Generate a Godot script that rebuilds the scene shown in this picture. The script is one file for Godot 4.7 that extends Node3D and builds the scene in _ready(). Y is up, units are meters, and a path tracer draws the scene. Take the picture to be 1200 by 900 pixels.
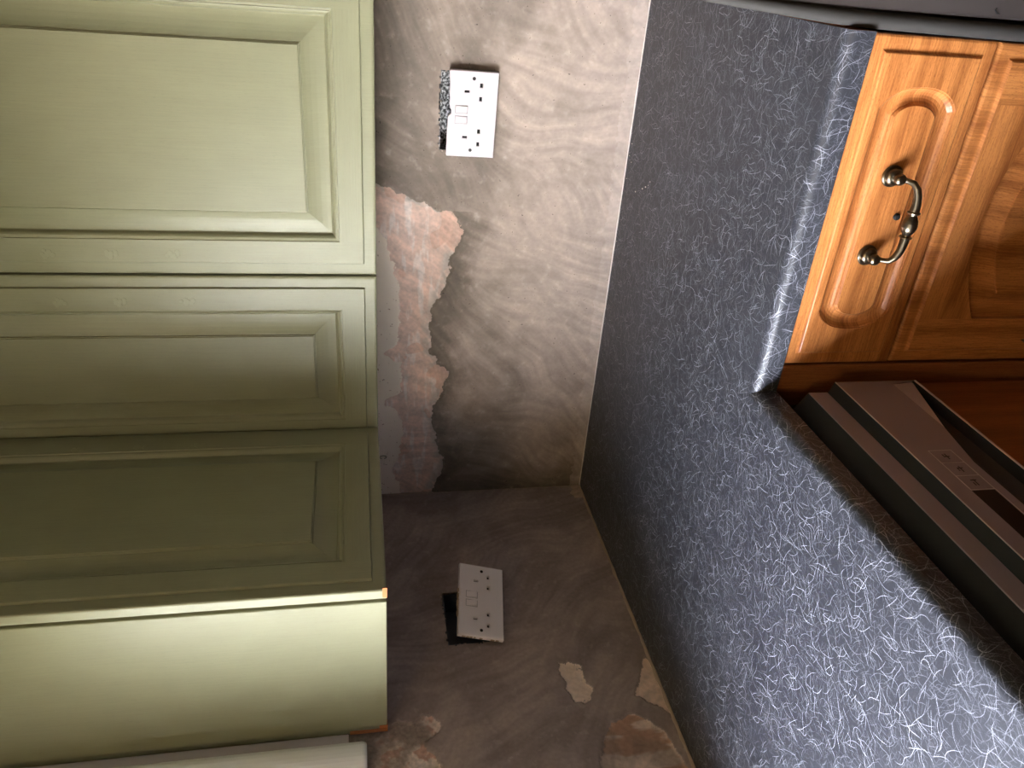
extends Node3D

# ---------------------------------------------------------------- mesh helper
class MB:
	var v := PackedVector3Array()
	var n := PackedVector3Array()
	var t := PackedVector2Array()
	var grain := 1            # texture runs along this axis
	var off := Vector2.ZERO

	func uv(p: Vector3, m: Vector3) -> Vector2:
		if grain == 0:
			return Vector2((p.z if absf(m.y) > 0.7 else p.y + p.z * 0.3), p.x) + off
		if grain == 2:
			return Vector2((p.x if absf(m.y) > 0.7 else p.y + p.x * 0.3), p.z) + off
		return Vector2((p.z if absf(m.x) > 0.7 else p.x + p.z * 0.3), p.y) + off

	func vert(p: Vector3, m: Vector3, u = null) -> void:
		v.append(p)
		n.append(m)
		if u == null:
			t.append(uv(p, m))
		else:
			t.append(u)

	# a, b, c counter-clockwise seen from outside
	func tri(a: Vector3, b: Vector3, c: Vector3) -> void:
		var m := (b - a).cross(c - a)
		if m.length_squared() < 1e-18:
			return
		m = m.normalized()
		vert(a, m); vert(c, m); vert(b, m)

	func quad(a: Vector3, b: Vector3, c: Vector3, d: Vector3) -> void:
		tri(a, b, c)
		tri(a, c, d)

	func tri_out(a: Vector3, b: Vector3, c: Vector3, dir: Vector3) -> void:
		if (b - a).cross(c - a).dot(dir) < 0.0:
			tri(a, c, b)
		else:
			tri(a, b, c)

	func quad_out(a: Vector3, b: Vector3, c: Vector3, d: Vector3, dir: Vector3) -> void:
		if (c - a).cross(d - b).dot(dir) < 0.0:
			quad(a, d, c, b)
		else:
			quad(a, b, c, d)

	func smooth_quad(p: Array, m: Array, u = null) -> void:
		var g: Vector3 = (p[2] - p[0]).cross(p[3] - p[1])
		var order = [0, 2, 1, 0, 3, 2]
		if g.dot(m[0] + m[1] + m[2] + m[3]) < 0.0:
			order = [0, 1, 2, 0, 2, 3]
		for i in order:
			vert(p[i], m[i].normalized(), null if u == null else u[i])

	func box(a: Vector3, b: Vector3, bevel := 0.0) -> void:
		var c := (a + b) * 0.5
		var h := (b - a).abs() * 0.5
		var e := minf(bevel, minf(h.x, minf(h.y, h.z)) * 0.9)
		var ax = [Vector3(1, 0, 0), Vector3(0, 1, 0), Vector3(0, 0, 1)]
		for i in 3:
			var j := (i + 1) % 3
			var k := (i + 2) % 3
			for s in [-1.0, 1.0]:
				var f: Vector3 = c + ax[i] * s * h[i]
				var dj: Vector3 = ax[j] * (h[j] - e)
				var dk: Vector3 = ax[k] * (h[k] - e)
				quad_out(f - dj - dk, f + dj - dk, f + dj + dk, f - dj + dk, ax[i] * s)
			if e > 0.0:
				for sj in [-1.0, 1.0]:
					for sk in [-1.0, 1.0]:
						var di: Vector3 = ax[i] * (h[i] - e)
						var p: Vector3 = c + ax[j] * sj * h[j] + ax[k] * sk * (h[k] - e)
						var q: Vector3 = c + ax[j] * sj * (h[j] - e) + ax[k] * sk * h[k]
						quad_out(p - di, p + di, q + di, q - di, ax[j] * sj + ax[k] * sk)
		if e > 0.0:
			for x in [-1.0, 1.0]:
				for y in [-1.0, 1.0]:
					for z in [-1.0, 1.0]:
						var s3 := Vector3(x, y, z)
						var g := c + s3 * h
						tri_out(g - Vector3(0, y * e, z * e), g - Vector3(x * e, 0, z * e), g - Vector3(x * e, y * e, 0), s3)

	# stacked loops of equal length joined by flat facets, facing dir; the last can be capped
	func loops(ls: Array, dir: Vector3, cap := true) -> void:
		for i in ls.size() - 1:
			var a: PackedVector3Array = ls[i]
			var b: PackedVector3Array = ls[i + 1]
			for k in a.size():
				var k2 := (k + 1) % a.size()
				var m := (a[k2] - a[k]).cross(b[k] - a[k])
				if m.length_squared() < 1e-16:
					m = (b[k2] - a[k2]).cross(b[k] - a[k2])
				quad(a[k], a[k2], b[k2], b[k])
		if cap:
			var l: PackedVector3Array = ls[-1]
			var c := Vector3.ZERO
			for p in l:
				c += p
			c /= l.size()
			for k in l.size():
				tri_out(l[k], l[(k + 1) % l.size()], c, dir)

	# profile of (radius, height) spun round axis
	func lathe(prof: Array, at: Vector3, axis: Vector3, segs := 20) -> void:
		var w := axis.normalized()
		var s := (Vector3.UP if absf(w.y) < 0.9 else Vector3.RIGHT).cross(w).normalized()
		var r := w.cross(s)
		for i in prof.size() - 1:
			var p: Vector2 = prof[i]
			var q: Vector2 = prof[i + 1]
			var d := q - p
			var nn := Vector2(d.y, -d.x).normalized()
			for k in segs:
				var a := TAU * k / segs
				var b := TAU * (k + 1) / segs
				var ca := s * cos(a) + r * sin(a)
				var cb := s * cos(b) + r * sin(b)
				var na := ca * nn.x + w * nn.y
				var nb := cb * nn.x + w * nn.y
				smooth_quad([at + ca * p.x + w * p.y, at + cb * p.x + w * p.y, at + cb * q.x + w * q.y, at + ca * q.x + w * q.y], [na, nb, nb, na])

	func tube(pts: Array, rad: Array, segs := 14, caps := true) -> void:
		var rings := []
		var nors := []
		var side := Vector3.ZERO
		for i in pts.size():
			var d: Vector3 = (pts[mini(i + 1, pts.size() - 1)] - pts[maxi(i - 1, 0)]).normalized()
			if side == Vector3.ZERO:
				side = (Vector3.UP if absf(d.y) < 0.9 else Vector3.RIGHT).cross(d).normalized()
			side = (side - d * side.dot(d)).normalized()
			var o := d.cross(side)
			var rg := PackedVector3Array()
			var ns := PackedVector3Array()
			for k in segs:
				var a := TAU * k / segs
				var m := side * cos(a) + o * sin(a)
				ns.append(m)
				rg.append(pts[i] + m * rad[i])
			rings.append(rg)
			nors.append(ns)
		for i in rings.size() - 1:
			for k in segs:
				var k2 := (k + 1) % segs
				smooth_quad([rings[i][k], rings[i][k2], rings[i + 1][k2], rings[i + 1][k]], [nors[i][k], nors[i][k2], nors[i + 1][k2], nors[i + 1][k]])
		if caps:
			for e in [0, rings.size() - 1]:
				var dir: Vector3 = (pts[e] - pts[1 if e == 0 else e - 1])
				for k in segs:
					tri_out(rings[e][k], rings[e][(k + 1) % segs], pts[e], dir)

	func mesh() -> ArrayMesh:
		var a := []
		a.resize(Mesh.ARRAY_MAX)
		a[Mesh.ARRAY_VERTEX] = v
		a[Mesh.ARRAY_NORMAL] = n
		a[Mesh.ARRAY_TEX_UV] = t
		var m := ArrayMesh.new()
		m.add_surface_from_arrays(Mesh.PRIMITIVE_TRIANGLES, a)
		return m


# ---------------------------------------------------------------- scene helpers
var M := {}

func mb(grain := 1, off := Vector2.ZERO) -> MB:
	var b := MB.new()
	b.grain = grain
	b.off = off
	return b

func obj(called: String, b: MB, mat: Material, parent: Node = null) -> MeshInstance3D:
	var o := MeshInstance3D.new()
	o.name = called
	o.mesh = b.mesh()
	o.material_override = mat
	o.cast_shadow = GeometryInstance3D.SHADOW_CASTING_SETTING_ON
	(parent if parent else self).add_child(o, true)
	return o

func thing(called: String, label: String, category: String, at := Vector3.ZERO, group := "") -> Node3D:
	var o := Node3D.new()
	o.name = called
	o.position = at
	add_child(o, true)
	tag(o, label, category, group)
	return o

func tag(o: Node, label: String, category: String, group := "") -> void:
	o.set_meta("label", label)
	o.set_meta("category", category)
	if group:
		o.set_meta("group", group)

func struct(called: String, b: MB, mat: Material, label := "") -> MeshInstance3D:
	var o := obj(called, b, mat)
	o.set_meta("kind", "structure")
	if label:
		o.set_meta("label", label)
	return o

func mat(col: Color, rough := 0.6, metal := 0.0) -> StandardMaterial3D:
	var m := StandardMaterial3D.new()
	m.albedo_color = col
	m.roughness = rough
	m.metallic = metal
	return m

func rgb(r: int, g: int, b: int) -> Color:
	return Color(r / 255.0, g / 255.0, b / 255.0)

func noise(seed_: int, freq: float, oct := 3) -> FastNoiseLite:
	var f := FastNoiseLite.new()
	f.seed = seed_
	f.noise_type = FastNoiseLite.TYPE_SIMPLEX_SMOOTH
	f.frequency = freq
	f.fractal_type = FastNoiseLite.FRACTAL_FBM
	f.fractal_octaves = oct
	return f

func noise_bytes(seed_: int, w: int, h: int, freq: float, oct: int, to_w: int, to_h: int) -> PackedByteArray:
	var im := noise(seed_, freq, oct).get_seamless_image(w, h)
	im.convert(Image.FORMAT_L8)
	if to_w != w or to_h != h:
		im.resize(to_w, to_h, Image.INTERPOLATE_CUBIC)
	return im.get_data()

func tex(im: Image) -> ImageTexture:
	im.generate_mipmaps()
	return ImageTexture.create_from_image(im)

func normal_tex(data: PackedByteArray, w: int, h: int, scale: float) -> ImageTexture:
	var im := Image.create_from_data(w, h, false, Image.FORMAT_L8, data)
	im.convert(Image.FORMAT_RGBA8)
	im.bump_map_to_normal_map(scale)
	return tex(im)

func smooth(a: float, b: float, x: float) -> float:
	return smoothstep(a, b, x)

func curve(xs: Array, x: float) -> float:
	for i in xs.size() - 1:
		if x <= xs[i + 1].x:
			var f := clampf((x - xs[i].x) / (xs[i + 1].x - xs[i].x), 0, 1)
			return lerpf(xs[i].y, xs[i + 1].y, f * f * (3 - 2 * f))
	return xs[-1].y


# ---------------------------------------------------------------- materials
func wood_material(seed_: int, base: Color, dark: Color, streak: float, rough: float, pores := true) -> StandardMaterial3D:
	var w := 512
	var h := 1024
	var a := noise_bytes(seed_, 512, 32, 0.012, 4, w, h)       # broad bands
	var b := noise_bytes(seed_ + 1, 512, 64, 0.16, 3, w, h)    # fine grain
	var c := noise_bytes(seed_ + 2, 512, 256, 0.35, 2, w, h)   # pores
	var out := PackedByteArray()
	out.resize(w * h * 3)
	var hgt := PackedByteArray()
	hgt.resize(w * h)
	for i in w * h:
		var k := (a[i] / 255.0 - 0.5) * 0.9 + (b[i] / 255.0 - 0.5) * 0.7
		var f := clampf(0.35 + k * streak, 0.0, 1.0)
		var p := 0.0
		if pores and c[i] > 168:
			p = minf(1.0, (c[i] - 168) / 40.0)
		f = minf(1.0, f + p * 0.45)
		out[i * 3] = int(255 * lerpf(base.r, dark.r, f))
		out[i * 3 + 1] = int(255 * lerpf(base.g, dark.g, f))
		out[i * 3 + 2] = int(255 * lerpf(base.b, dark.b, f))
		hgt[i] = int(clampf(150 + (b[i] - 128) * 0.35 - p * 70, 0, 255))
	var m := StandardMaterial3D.new()
	m.albedo_texture = tex(Image.create_from_data(w, h, false, Image.FORMAT_RGB8, out))
	m.normal_enabled = true
	m.normal_texture = normal_tex(hgt, w, h, 1.2)
	m.normal_scale = 0.35
	m.roughness = rough
	m.uv1_scale = Vector3(1.0 / 0.22, 1.0 / 0.5, 1)
	return m

func paint_material(seed_: int, col: Color, rough: float) -> StandardMaterial3D:
	var w := 512
	var h := 512
	var b := noise_bytes(seed_, 512, 24, 0.14, 3, w, h)
	var c := noise_bytes(seed_ + 1, 512, 96, 0.3, 2, w, h)
	var a := noise_bytes(seed_ + 2, 64, 64, 0.05, 3, w, h)
	var out := PackedByteArray()
	out.resize(w * h * 3)
	var hgt := PackedByteArray()
	hgt.resize(w * h)
	for i in w * h:
		var f := 1.0 + (b[i] - 128) / 255.0 * 0.035 + (a[i] - 128) / 255.0 * 0.03
		if c[i] > 178:
			f -= (c[i] - 178) / 255.0 * 0.22
		out[i * 3] = int(clampf(255 * col.r * f, 0, 255))
		out[i * 3 + 1] = int(clampf(255 * col.g * f, 0, 255))
		out[i * 3 + 2] = int(clampf(255 * col.b * f, 0, 255))
		hgt[i] = int(clampf(128 + (b[i] - 128) * 0.5 - maxf(0, c[i] - 170) * 0.6, 0, 255))
	var m := StandardMaterial3D.new()
	m.albedo_texture = tex(Image.create_from_data(w, h, false, Image.FORMAT_RGB8, out))
	m.normal_enabled = true
	m.normal_texture = normal_tex(hgt, w, h, 1.5)
	m.normal_scale = 0.3
	m.roughness = rough
	m.uv1_scale = Vector3(1.0 / 0.22, 1.0 / 0.4, 1)
	return m

func dab(d: PackedByteArray, s: int, x: int, y: int, val: float, alpha: float) -> void:
	var i := (posmod(y, s) * s + posmod(x, s))
	d[i] = int(lerpf(d[i], val, alpha))

func worktop_material() -> StandardMaterial3D:
	var s := 2048                      # covers 0.9 m
	var rng := RandomNumberGenerator.new()
	rng.seed = 77
	var g := noise_bytes(5, 512, 512, 0.02, 3, s, s)
	var d := PackedByteArray()
	d.resize(s * s)
	var fine := noise_bytes(9, s, s, 0.25, 2, s, s)
	for i in s * s:
		d[i] = 36 + (g[i] >> 5) + (fine[i] >> 4)
	# strands of fibre, many faint and short, fewer bright and long
	for pass_ in 3:
		var count: int = [24000, 22000, 5600][pass_]
		for k in count:
			var x := rng.randf() * s
			var y := rng.randf() * s
			var dir := rng.randf() * TAU
			var len_ := rng.randf_range([10, 16, 28][pass_], [30, 46, 88][pass_])
			var bend := rng.randfn(0, [0.02, 0.02, 0.016][pass_])
			var val := rng.randf_range([60, 80, 120][pass_], [92, 122, 200][pass_])
			var wide: float = [0.0, 0.0, 0.22][pass_] * rng.randf_range(0.5, 1.2)
			var kink := rng.randi_range(8, 60)
			for q in int(len_):
				dir += bend
				if q % kink == kink - 1:
					bend = rng.randfn(0, 0.04)
				x += cos(dir)
				y += sin(dir)
				var fade := sin(PI * (q + 1) / (len_ + 1))
				var al := clampf(0.35 + fade, 0, 1)
				dab(d, s, int(x), int(y), val, al)
				if wide > 0.2:
					dab(d, s, int(x + 0.5 - sin(dir)), int(y + 0.5 + cos(dir)), val, al * wide)
	var out := PackedByteArray()
	out.resize(s * s * 3)
	for i in s * s:
		var c := d[i]
		out[i * 3] = c
		out[i * 3 + 1] = mini(255, int(c * 1.01) + 1)
		out[i * 3 + 2] = mini(255, int(c * 1.03) + 5)
	var m := StandardMaterial3D.new()
	m.albedo_texture = tex(Image.create_from_data(s, s, false, Image.FORMAT_RGB8, out))
	m.roughness = 0.4
	m.uv1_scale = Vector3(1.0 / 0.9, 1.0 / 0.9, 1)
	return m


# ---------------------------------------------------------------- plastered walls
var n_lo: FastNoiseLite
var n_mid: FastNoiseLite
var n_hi: FastNoiseLite
var n_st: FastNoiseLite

func strokes(u: float, w: float) -> float:
	# trowel marks: stretched noise in three directions, blended by a slow noise
	var k := n_lo.get_noise_2d(u * 260 + 900, w * 260)
	var uu := u + n_lo.get_noise_2d(u * 160, w * 160 + 500) * 0.07
	var ww := w + n_lo.get_noise_2d(u * 160 + 700, w * 160) * 0.07
	var a1 := n_st.get_noise_2d((uu * 0.80 + ww * 0.6) * 110, (-uu * 0.6 + ww * 0.80) * 1200)
	var a2 := n_st.get_noise_2d((uu * 0.2 + ww * 0.98) * 110 + 300, (-uu * 0.98 + ww * 0.2) * 1200)
	return lerpf(a1, a2, smoothstep(-0.4, 0.4, k))

const SKIM_TOP := [Vector2(0, 1.252), Vector2(0.02, 1.245), Vector2(0.075, 1.222), Vector2(0.15, 1.243), Vector2(0.223, 1.256), Vector2(0.262, 1.236), Vector2(0.306, 1.224), Vector2(0.34, 1.245), Vector2(0.367, 1.261), Vector2(0.453, 1.263), Vector2(0.49, 1.246), Vector2(0.517, 1.231), Vector2(0.56, 1.228), Vector2(0.614, 1.207), Vector2(0.642, 1.213), Vector2(0.658, 1.226), Vector2(0.668, 1.275), Vector2(0.70, 1.34), Vector2(0.72, 1.41), Vector2(1.1, 1.42)]
const CREAM_LOW := [Vector2(0, 1.318), Vector2(0.03, 1.322), Vector2(0.07, 1.338), Vector2(0.11, 1.321), Vector2(0.16, 1.316), Vector2(0.22, 1.324), Vector2(0.245, 1.356), Vector2(0.27, 1.318), Vector2(0.33, 1.322), Vector2(0.362, 1.352), Vector2(0.385, 1.326), Vector2(0.45, 1.324), Vector2(0.5, 1.322), Vector2(0.55, 1.336), Vector2(0.6, 1.35), Vector2(0.63, 1.372), Vector2(0.67, 1.40), Vector2(1.1, 1.45)]

# (height in metres, zone, colour) of the plaster on the back wall
func back_plaster(x: float, y: float) -> Array:
	var lo := n_lo.get_noise_2d(x * 500, y * 500)
	var hi := n_hi.get_noise_2d(x * 900, y * 900)
	var mid := n_mid.get_noise_2d(x * 900, y * 900)
	var st := strokes(x, y)
	var edge := curve(SKIM_TOP, x + mid * 0.006) + mid * 0.009 + hi * 0.003
	if y < edge:
		var d := edge - y
		var wet_and_shade := smoothstep(1.06, 1.27, y + lo * 0.09) * 0.7  # wet plaster plus the shade below the cabinets, both painted into the colour
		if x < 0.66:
			wet_and_shade = maxf(wet_and_shade, 1.0 - smoothstep(0.0, 0.10 + lo * 0.06, d))
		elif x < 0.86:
			wet_and_shade = maxf(wet_and_shade, smoothstep(1.27, 1.36, y + lo * 0.05))
		wet_and_shade = maxf(wet_and_shade, 1.0 - smoothstep(0.0, 0.10, x + lo * 0.05))
		wet_and_shade = clampf(wet_and_shade + lo * 0.35, 0, 1)
		var c := rgb(176, 158, 144).lerp(rgb(116, 104, 92), wet_and_shade)
		var f := 1.0 + st * 0.14 + hi * 0.045 + mid * 0.05
		if mid > 0.33:
			c = c.lerp(rgb(198, 184, 172), (mid - 0.33) * 0.8)
		if y < 0.925 + mid * 0.01:
			c = c.lerp(rgb(188, 172, 160), 0.5)
		c = Color(c.r * f, c.g * f, c.b * f)
		if hi > 0.66:
			c = c.darkened(0.35)
		return [0.0032 * smoothstep(0.0, 0.006, d) + st * 0.0006 + hi * 0.0002, 0, c]
	var low := curve(CREAM_LOW, x + mid * 0.008) + mid * 0.007 + hi * 0.003
	if y > low:
		var c2 := rgb(250, 234, 218)
		if hi > 0.62:
			c2 = rgb(160, 126, 104)
		var f2 := 1.0 + lo * 0.04
		return [0.0016 + hi * 0.0001, 1, Color(c2.r * f2, c2.g * f2, c2.b * f2)]
	var pale := smoothstep(0.05, 0.4, n_mid.get_noise_2d(x * 260 + 77, y * 1400))
	var c3 := rgb(218, 188, 172).lerp(rgb(226, 208, 198), pale)
	var near := 1.0 - smoothstep(0.0, 0.028, y - edge)
	c3 = c3.lerp(rgb(178, 164, 152), near * (0.4 + 0.6 * smoothstep(-0.3, 0.2, mid)))
	if lo < -0.22:
		c3 = c3.lerp(rgb(210, 168, 146), 0.6)
	var f3 := 1.05 + hi * 0.07 + st * 0.16 + mid * 0.06
	return [hi * 0.0011 + mid * 0.0008 + near * 0.0014, 2, Color(c3.r * f3, c3.g * f3, c3.b * f3)]

var patch_island := PackedVector2Array([Vector2(0.510, 1.071), Vector2(0.514, 1.045), Vector2(0.518, 1.030), Vector2(0.545, 1.031), Vector2(0.574, 1.022), Vector2(0.590, 1.030), Vector2(0.597, 1.046), Vector2(0.594, 1.060), Vector2(0.560, 1.066)])
var patch_edge := PackedVector2Array([Vector2(0.588, 0.95), Vector2(0.545, 0.924), Vector2(0.520, 0.914), Vector2(0.52, 0.88), Vector2(0.66, 0.88), Vector2(0.622, 0.912), Vector2(0.612, 0.932)])
var patch_low := PackedVector2Array([Vector2(0.650, 1.018), Vector2(0.632, 0.99), Vector2(0.627, 0.965), Vector2(0.642, 0.942), Vector2(0.668, 0.925), Vector2(0.73, 0.912), Vector2(0.82, 0.89), Vector2(0.82, 1.05), Vector2(0.71, 1.045)])
var patch_high := PackedVector2Array([Vector2(0.596, 1.47), Vector2(0.60, 1.335), Vector2(0.588, 1.31), Vector2(0.606, 1.285), Vector2(0.628, 1.298), Vector2(0.640, 1.318), Vector2(0.668, 1.300), Vector2(0.71, 1.285), Vector2(0.82, 1.24), Vector2(0.82, 1.47)])

func left_plaster(z: float, y: float) -> Array:
	var lo := n_lo.get_noise_2d(z * 500 + 4000, y * 500)
	var hi := n_hi.get_noise_2d(z * 900 + 4000, y * 900)
	var mid := n_mid.get_noise_2d(z * 900 + 4000, y * 900)
	var st := strokes(z + 5.0, y)
	var q := Vector2(z + mid * 0.006 + hi * 0.003, y + n_mid.get_noise_2d(z * 900, y * 900 + 700) * 0.006)
	var zone := 0
	if z > 0.49:
		if Geometry2D.is_point_in_polygon(q, patch_island):
			zone = 1
		elif Geometry2D.is_point_in_polygon(q, patch_edge):
			zone = 3
		elif Geometry2D.is_point_in_polygon(q, patch_low):
			zone = 2
		elif Geometry2D.is_point_in_polygon(q, patch_high):
			zone = 4
	var c: Color
	var f := 1.0 + st * 0.12 + hi * 0.06
	if zone == 0:
		c = rgb(172, 154, 145).lerp(rgb(154, 137, 130), smoothstep(-0.3, 0.3, lo))  # brown skim, mottled at random
		if mid > 0.4:
			c = c.lerp(rgb(182, 164, 153), 0.4)
		if z < 0.008 + mid * 0.006:
			c = c.lerp(rgb(176, 156, 140), 0.7)
		if y < 0.925 + mid * 0.012 and z < 0.05:
			c = rgb(196, 172, 150)
		c = Color(c.r * f, c.g * f, c.b * f)
		return [0.0030 + st * 0.0006 + hi * 0.0002, 0, c]
	if zone == 1:
		c = rgb(248, 226, 208)
		f = 1.0 + hi * 0.05 - (0.25 if absf(st) < 0.02 else 0.0)
	elif zone == 3:
		c = rgb(238, 212, 194)
	elif zone == 2:
		c = rgb(232, 208, 192).lerp(rgb(190, 150, 126), smoothstep(0.02, 0.25, n_mid.get_noise_2d(z * 500 + 40, y * 140)))
		c = c.lerp(rgb(136, 118, 106), smoothstep(0.0, 0.3, lo) * 0.5)
	else:
		c = rgb(222, 204, 192).lerp(rgb(198, 160, 144), smoothstep(-0.05, 0.2, mid))
		c = c.lerp(rgb(148, 132, 122), smoothstep(0.1, 0.4, lo))
		f = 1.0 + hi * 0.16
	return [(0.0006 if zone != 4 else 0.0012 * mid) + hi * 0.0009, zone, Color(c.r * f, c.g * f, c.b * f)]

# a plastered face made of one relief mesh per zone; to3 maps (u, w, height) to a point
func plaster_wall(owner_: Node, f: Callable, to3: Callable, u1: float, w0: float, w1: float, hole: Rect2, names: Dictionary, flip: bool) -> void:
	var px := 0.001
	var iw := int(u1 / px)
	var ih := int((w1 - w0) / px)
	var out := PackedByteArray()
	out.resize(iw * ih * 3)
	for j in ih:
		var w := w1 - (j + 0.5) * px
		for i in iw:
			var c: Color = f.call((i + 0.5) * px, w)[2]
			var o := (j * iw + i) * 3
			out[o] = int(clampf(c.r * 255, 0, 255))
			out[o + 1] = int(clampf(c.g * 255, 0, 255))
			out[o + 2] = int(clampf(c.b * 255, 0, 255))
	var m := StandardMaterial3D.new()
	m.albedo_texture = tex(Image.create_from_data(iw, ih, false, Image.FORMAT_RGB8, out))
	m.roughness = 0.85
	m.normal_enabled = true
	m.normal_texture = normal_tex(noise_bytes(61, 512, 512, 0.16, 4, 512, 512), 512, 512, 3.0)
	m.normal_scale = 0.0
	var gs := 0.0025
	var nu := int(round(u1 / gs))
	var nw := int(round((w1 - w0) / gs))
	var pts := PackedVector3Array()
	var zs := PackedInt32Array()
	var hs := PackedFloat32Array()
	for j in nw + 1:
		for i in nu + 1:
			var u := u1 * i / nu
			var w := w0 + (w1 - w0) * j / nw
			var r: Array = f.call(u, w)
			hs.append(r[0])
			zs.append(r[1])
			pts.append(to3.call(u, w, r[0]))
	var du := u1 / nu
	var nrm := PackedVector3Array()
	var base: Vector3 = to3.call(0, 0, 0)
	var eu: Vector3 = to3.call(1, 0, 0) - base
	var ew: Vector3 = to3.call(0, 1, 0) - base
	var eh: Vector3 = to3.call(0, 0, 1) - base
	for j in nw + 1:
		for i in nu + 1:
			var k := j * (nu + 1) + i
			var gx := (hs[k + (1 if i < nu else 0)] - hs[k - (1 if i > 0 else 0)]) / (2 * du)
			var gy := (hs[k + ((nu + 1) if j < nw else 0)] - hs[k - ((nu + 1) if j > 0 else 0)]) / (2 * du)
			nrm.append((eh - eu * gx - ew * gy).normalized())
	var bs := {}
	for j in nw:
		for i in nu:
			var uu := u1 * (i + 0.5) / nu
			var ww := w0 + (w1 - w0) * (j + 0.5) / nw
			if hole.has_point(Vector2(uu, ww) + Vector2(n_mid.get_noise_2d(uu * 3000, ww * 3000), n_mid.get_noise_2d(uu * 3000 + 99, ww * 3000)) * 0.004):
				continue
			var k := j * (nu + 1) + i
			var called: String = names[zs[k]]
			if not bs.has(called):
				bs[called] = mb()
			var b: MB = bs[called]
			var ks = [k, k + 1, k + nu + 2, k + nu + 1]
			var order = [0, 1, 2, 0, 2, 3] if flip else [0, 2, 1, 0, 3, 2]
			for q in order:
				var kk: int = ks[q]
				b.v.append(pts[kk])
				b.n.append(nrm[kk])
				b.t.append(Vector2(float(kk % (nu + 1)) / nu, 1.0 - float(kk / (nu + 1)) / nw))
	for called in bs:
		obj(called, bs[called], m, owner_)


# ---------------------------------------------------------------- panelled doors
func rect_loop(x0: float, y0: float, x1: float, y1: float, z: float) -> PackedVector3Array:
	return PackedVector3Array([Vector3(x0, y0, z), Vector3(x1, y0, z), Vector3(x1, y1, z), Vector3(x0, y1, z)])

func ring_set(w: float, h: float, prof: Array) -> Array:
	var r := []
	for p in prof:
		r.append(rect_loop(p.x, p.x, w - p.x, h - p.x, p.y))
	return r

# front face at z = 0, lower left corner at the origin
func green_door(root: Node3D, at: Vector3, turn: float, w: float, h: float, label: String, fill_x := 0.0, fills := []) -> Node3D:
	var d := Node3D.new()
	d.name = "door"
	d.position = at
	d.rotation.y = turn
	root.add_child(d, true)
	var o := Vector2(at.x * 1.7 + turn, at.z)
	var fr := mb(1, o)
	var prof := [Vector2(0, -0.020), Vector2(0, -0.0065), Vector2(0.0012, -0.0048), Vector2(0.004, -0.0040), Vector2(0.019, -0.0040), Vector2(0.0197, -0.0044), Vector2(0.0202, -0.0008), Vector2(0.0212, 0.0)]
	fr.loops(ring_set(w, h, prof), Vector3(0, 0, 1), false)
	fr.quad(Vector3(0, 0, -0.02), Vector3(0, h, -0.02), Vector3(w, h, -0.02), Vector3(w, 0, -0.02))
	var a := 0.0212
	var s := 0.058
	# stiles run through, rails sit between them
	fr.quad(Vector3(a, a, 0), Vector3(s, a, 0), Vector3(s, h - a, 0), Vector3(a, h - a, 0))
	fr.quad(Vector3(w - s, a, 0), Vector3(w - a, a, 0), Vector3(w - a, h - a, 0), Vector3(w - s, h - a, 0))
	fr.grain = 0
	fr.quad(Vector3(s, a, 0), Vector3(w - s, a, 0), Vector3(w - s, s, 0), Vector3(s, s, 0))
	fr.quad(Vector3(s, h - s, 0), Vector3(w - s, h - s, 0), Vector3(w - s, h - a, 0), Vector3(s, h - a, 0))
	obj("frame", fr, M.green, d)
	var ml := mb(1, o)
	var p2 := [Vector2(s, 0), Vector2(s + 0.0006, -0.0016), Vector2(s + 0.0030, -0.0020), Vector2(s + 0.0036, -0.0010), Vector2(s + 0.0056, -0.0014), Vector2(s + 0.0080, -0.0034), Vector2(s + 0.0096, -0.0062), Vector2(s + 0.0104, -0.0088), Vector2(s + 0.0120, -0.0098)]
	ml.loops(ring_set(w, h, p2), Vector3(0, 0, 1), false)
	obj("moulding", ml, M.green, d)
	var pn := mb(1, o + Vector2(0.4, 0.2))
	var p3 := [Vector2(s + 0.0120, -0.0098), Vector2(s + 0.018, -0.0096), Vector2(s + 0.026, -0.0088), Vector2(s + 0.034, -0.0072), Vector2(s + 0.041, -0.0050), Vector2(s + 0.046, -0.0030), Vector2(s + 0.0466, -0.0036), Vector2(s + 0.0476, -0.0036), Vector2(s + 0.0480, -0.0010), Vector2(s + 0.0492, -0.0008), Vector2(s + 0.0496, 0.0008), Vector2(s + 0.0500, 0.0010)]
	pn.loops(ring_set(w, h, p3), Vector3(0, 0, 1), true)
	obj("raised_panel", pn, M.green, d)
	for y in fills:
		var fb := mb(1, o)
		for k in 7:
			var a2: float = k * 2.4 + y * 40.0
			var rr: float = 0.0026 + 0.0018 * absf(sin(k * 1.7 + y * 90))
			fb.lathe([Vector2(rr, -0.0002), Vector2(rr * 0.9, 0.00025), Vector2(0, 0.0004)], Vector3(fill_x + cos(a2) * 0.0022 * sqrt(k), y + sin(a2) * 0.0042 * sqrt(k), 0), Vector3(0, 0, 1), 10)
		obj("filled_hole", fb, M.green_fill, d)
	if label:
		d.set_meta("label", label)
	return d

func loop_arch(x0: float, x1: float, y0: float, y1: float, rise: float, z: float) -> PackedVector3Array:
	var l := PackedVector3Array()
	for i in 6:
		l.append(Vector3(lerpf(x0, x1, i / 6.0), y0, z))
	for i in 6:
		l.append(Vector3(x1, lerpf(y0, y1, i / 6.0), z))
	for i in 20:
		var u := i / 20.0
		var k := 1.0 - 2.0 * u
		l.append(Vector3(lerpf(x1, x0, u), y1 + rise * (1.0 - k * k), z))
	for i in 6:
		l.append(Vector3(x0, lerpf(y1, y0, i / 6.0), z))
	return l

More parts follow.
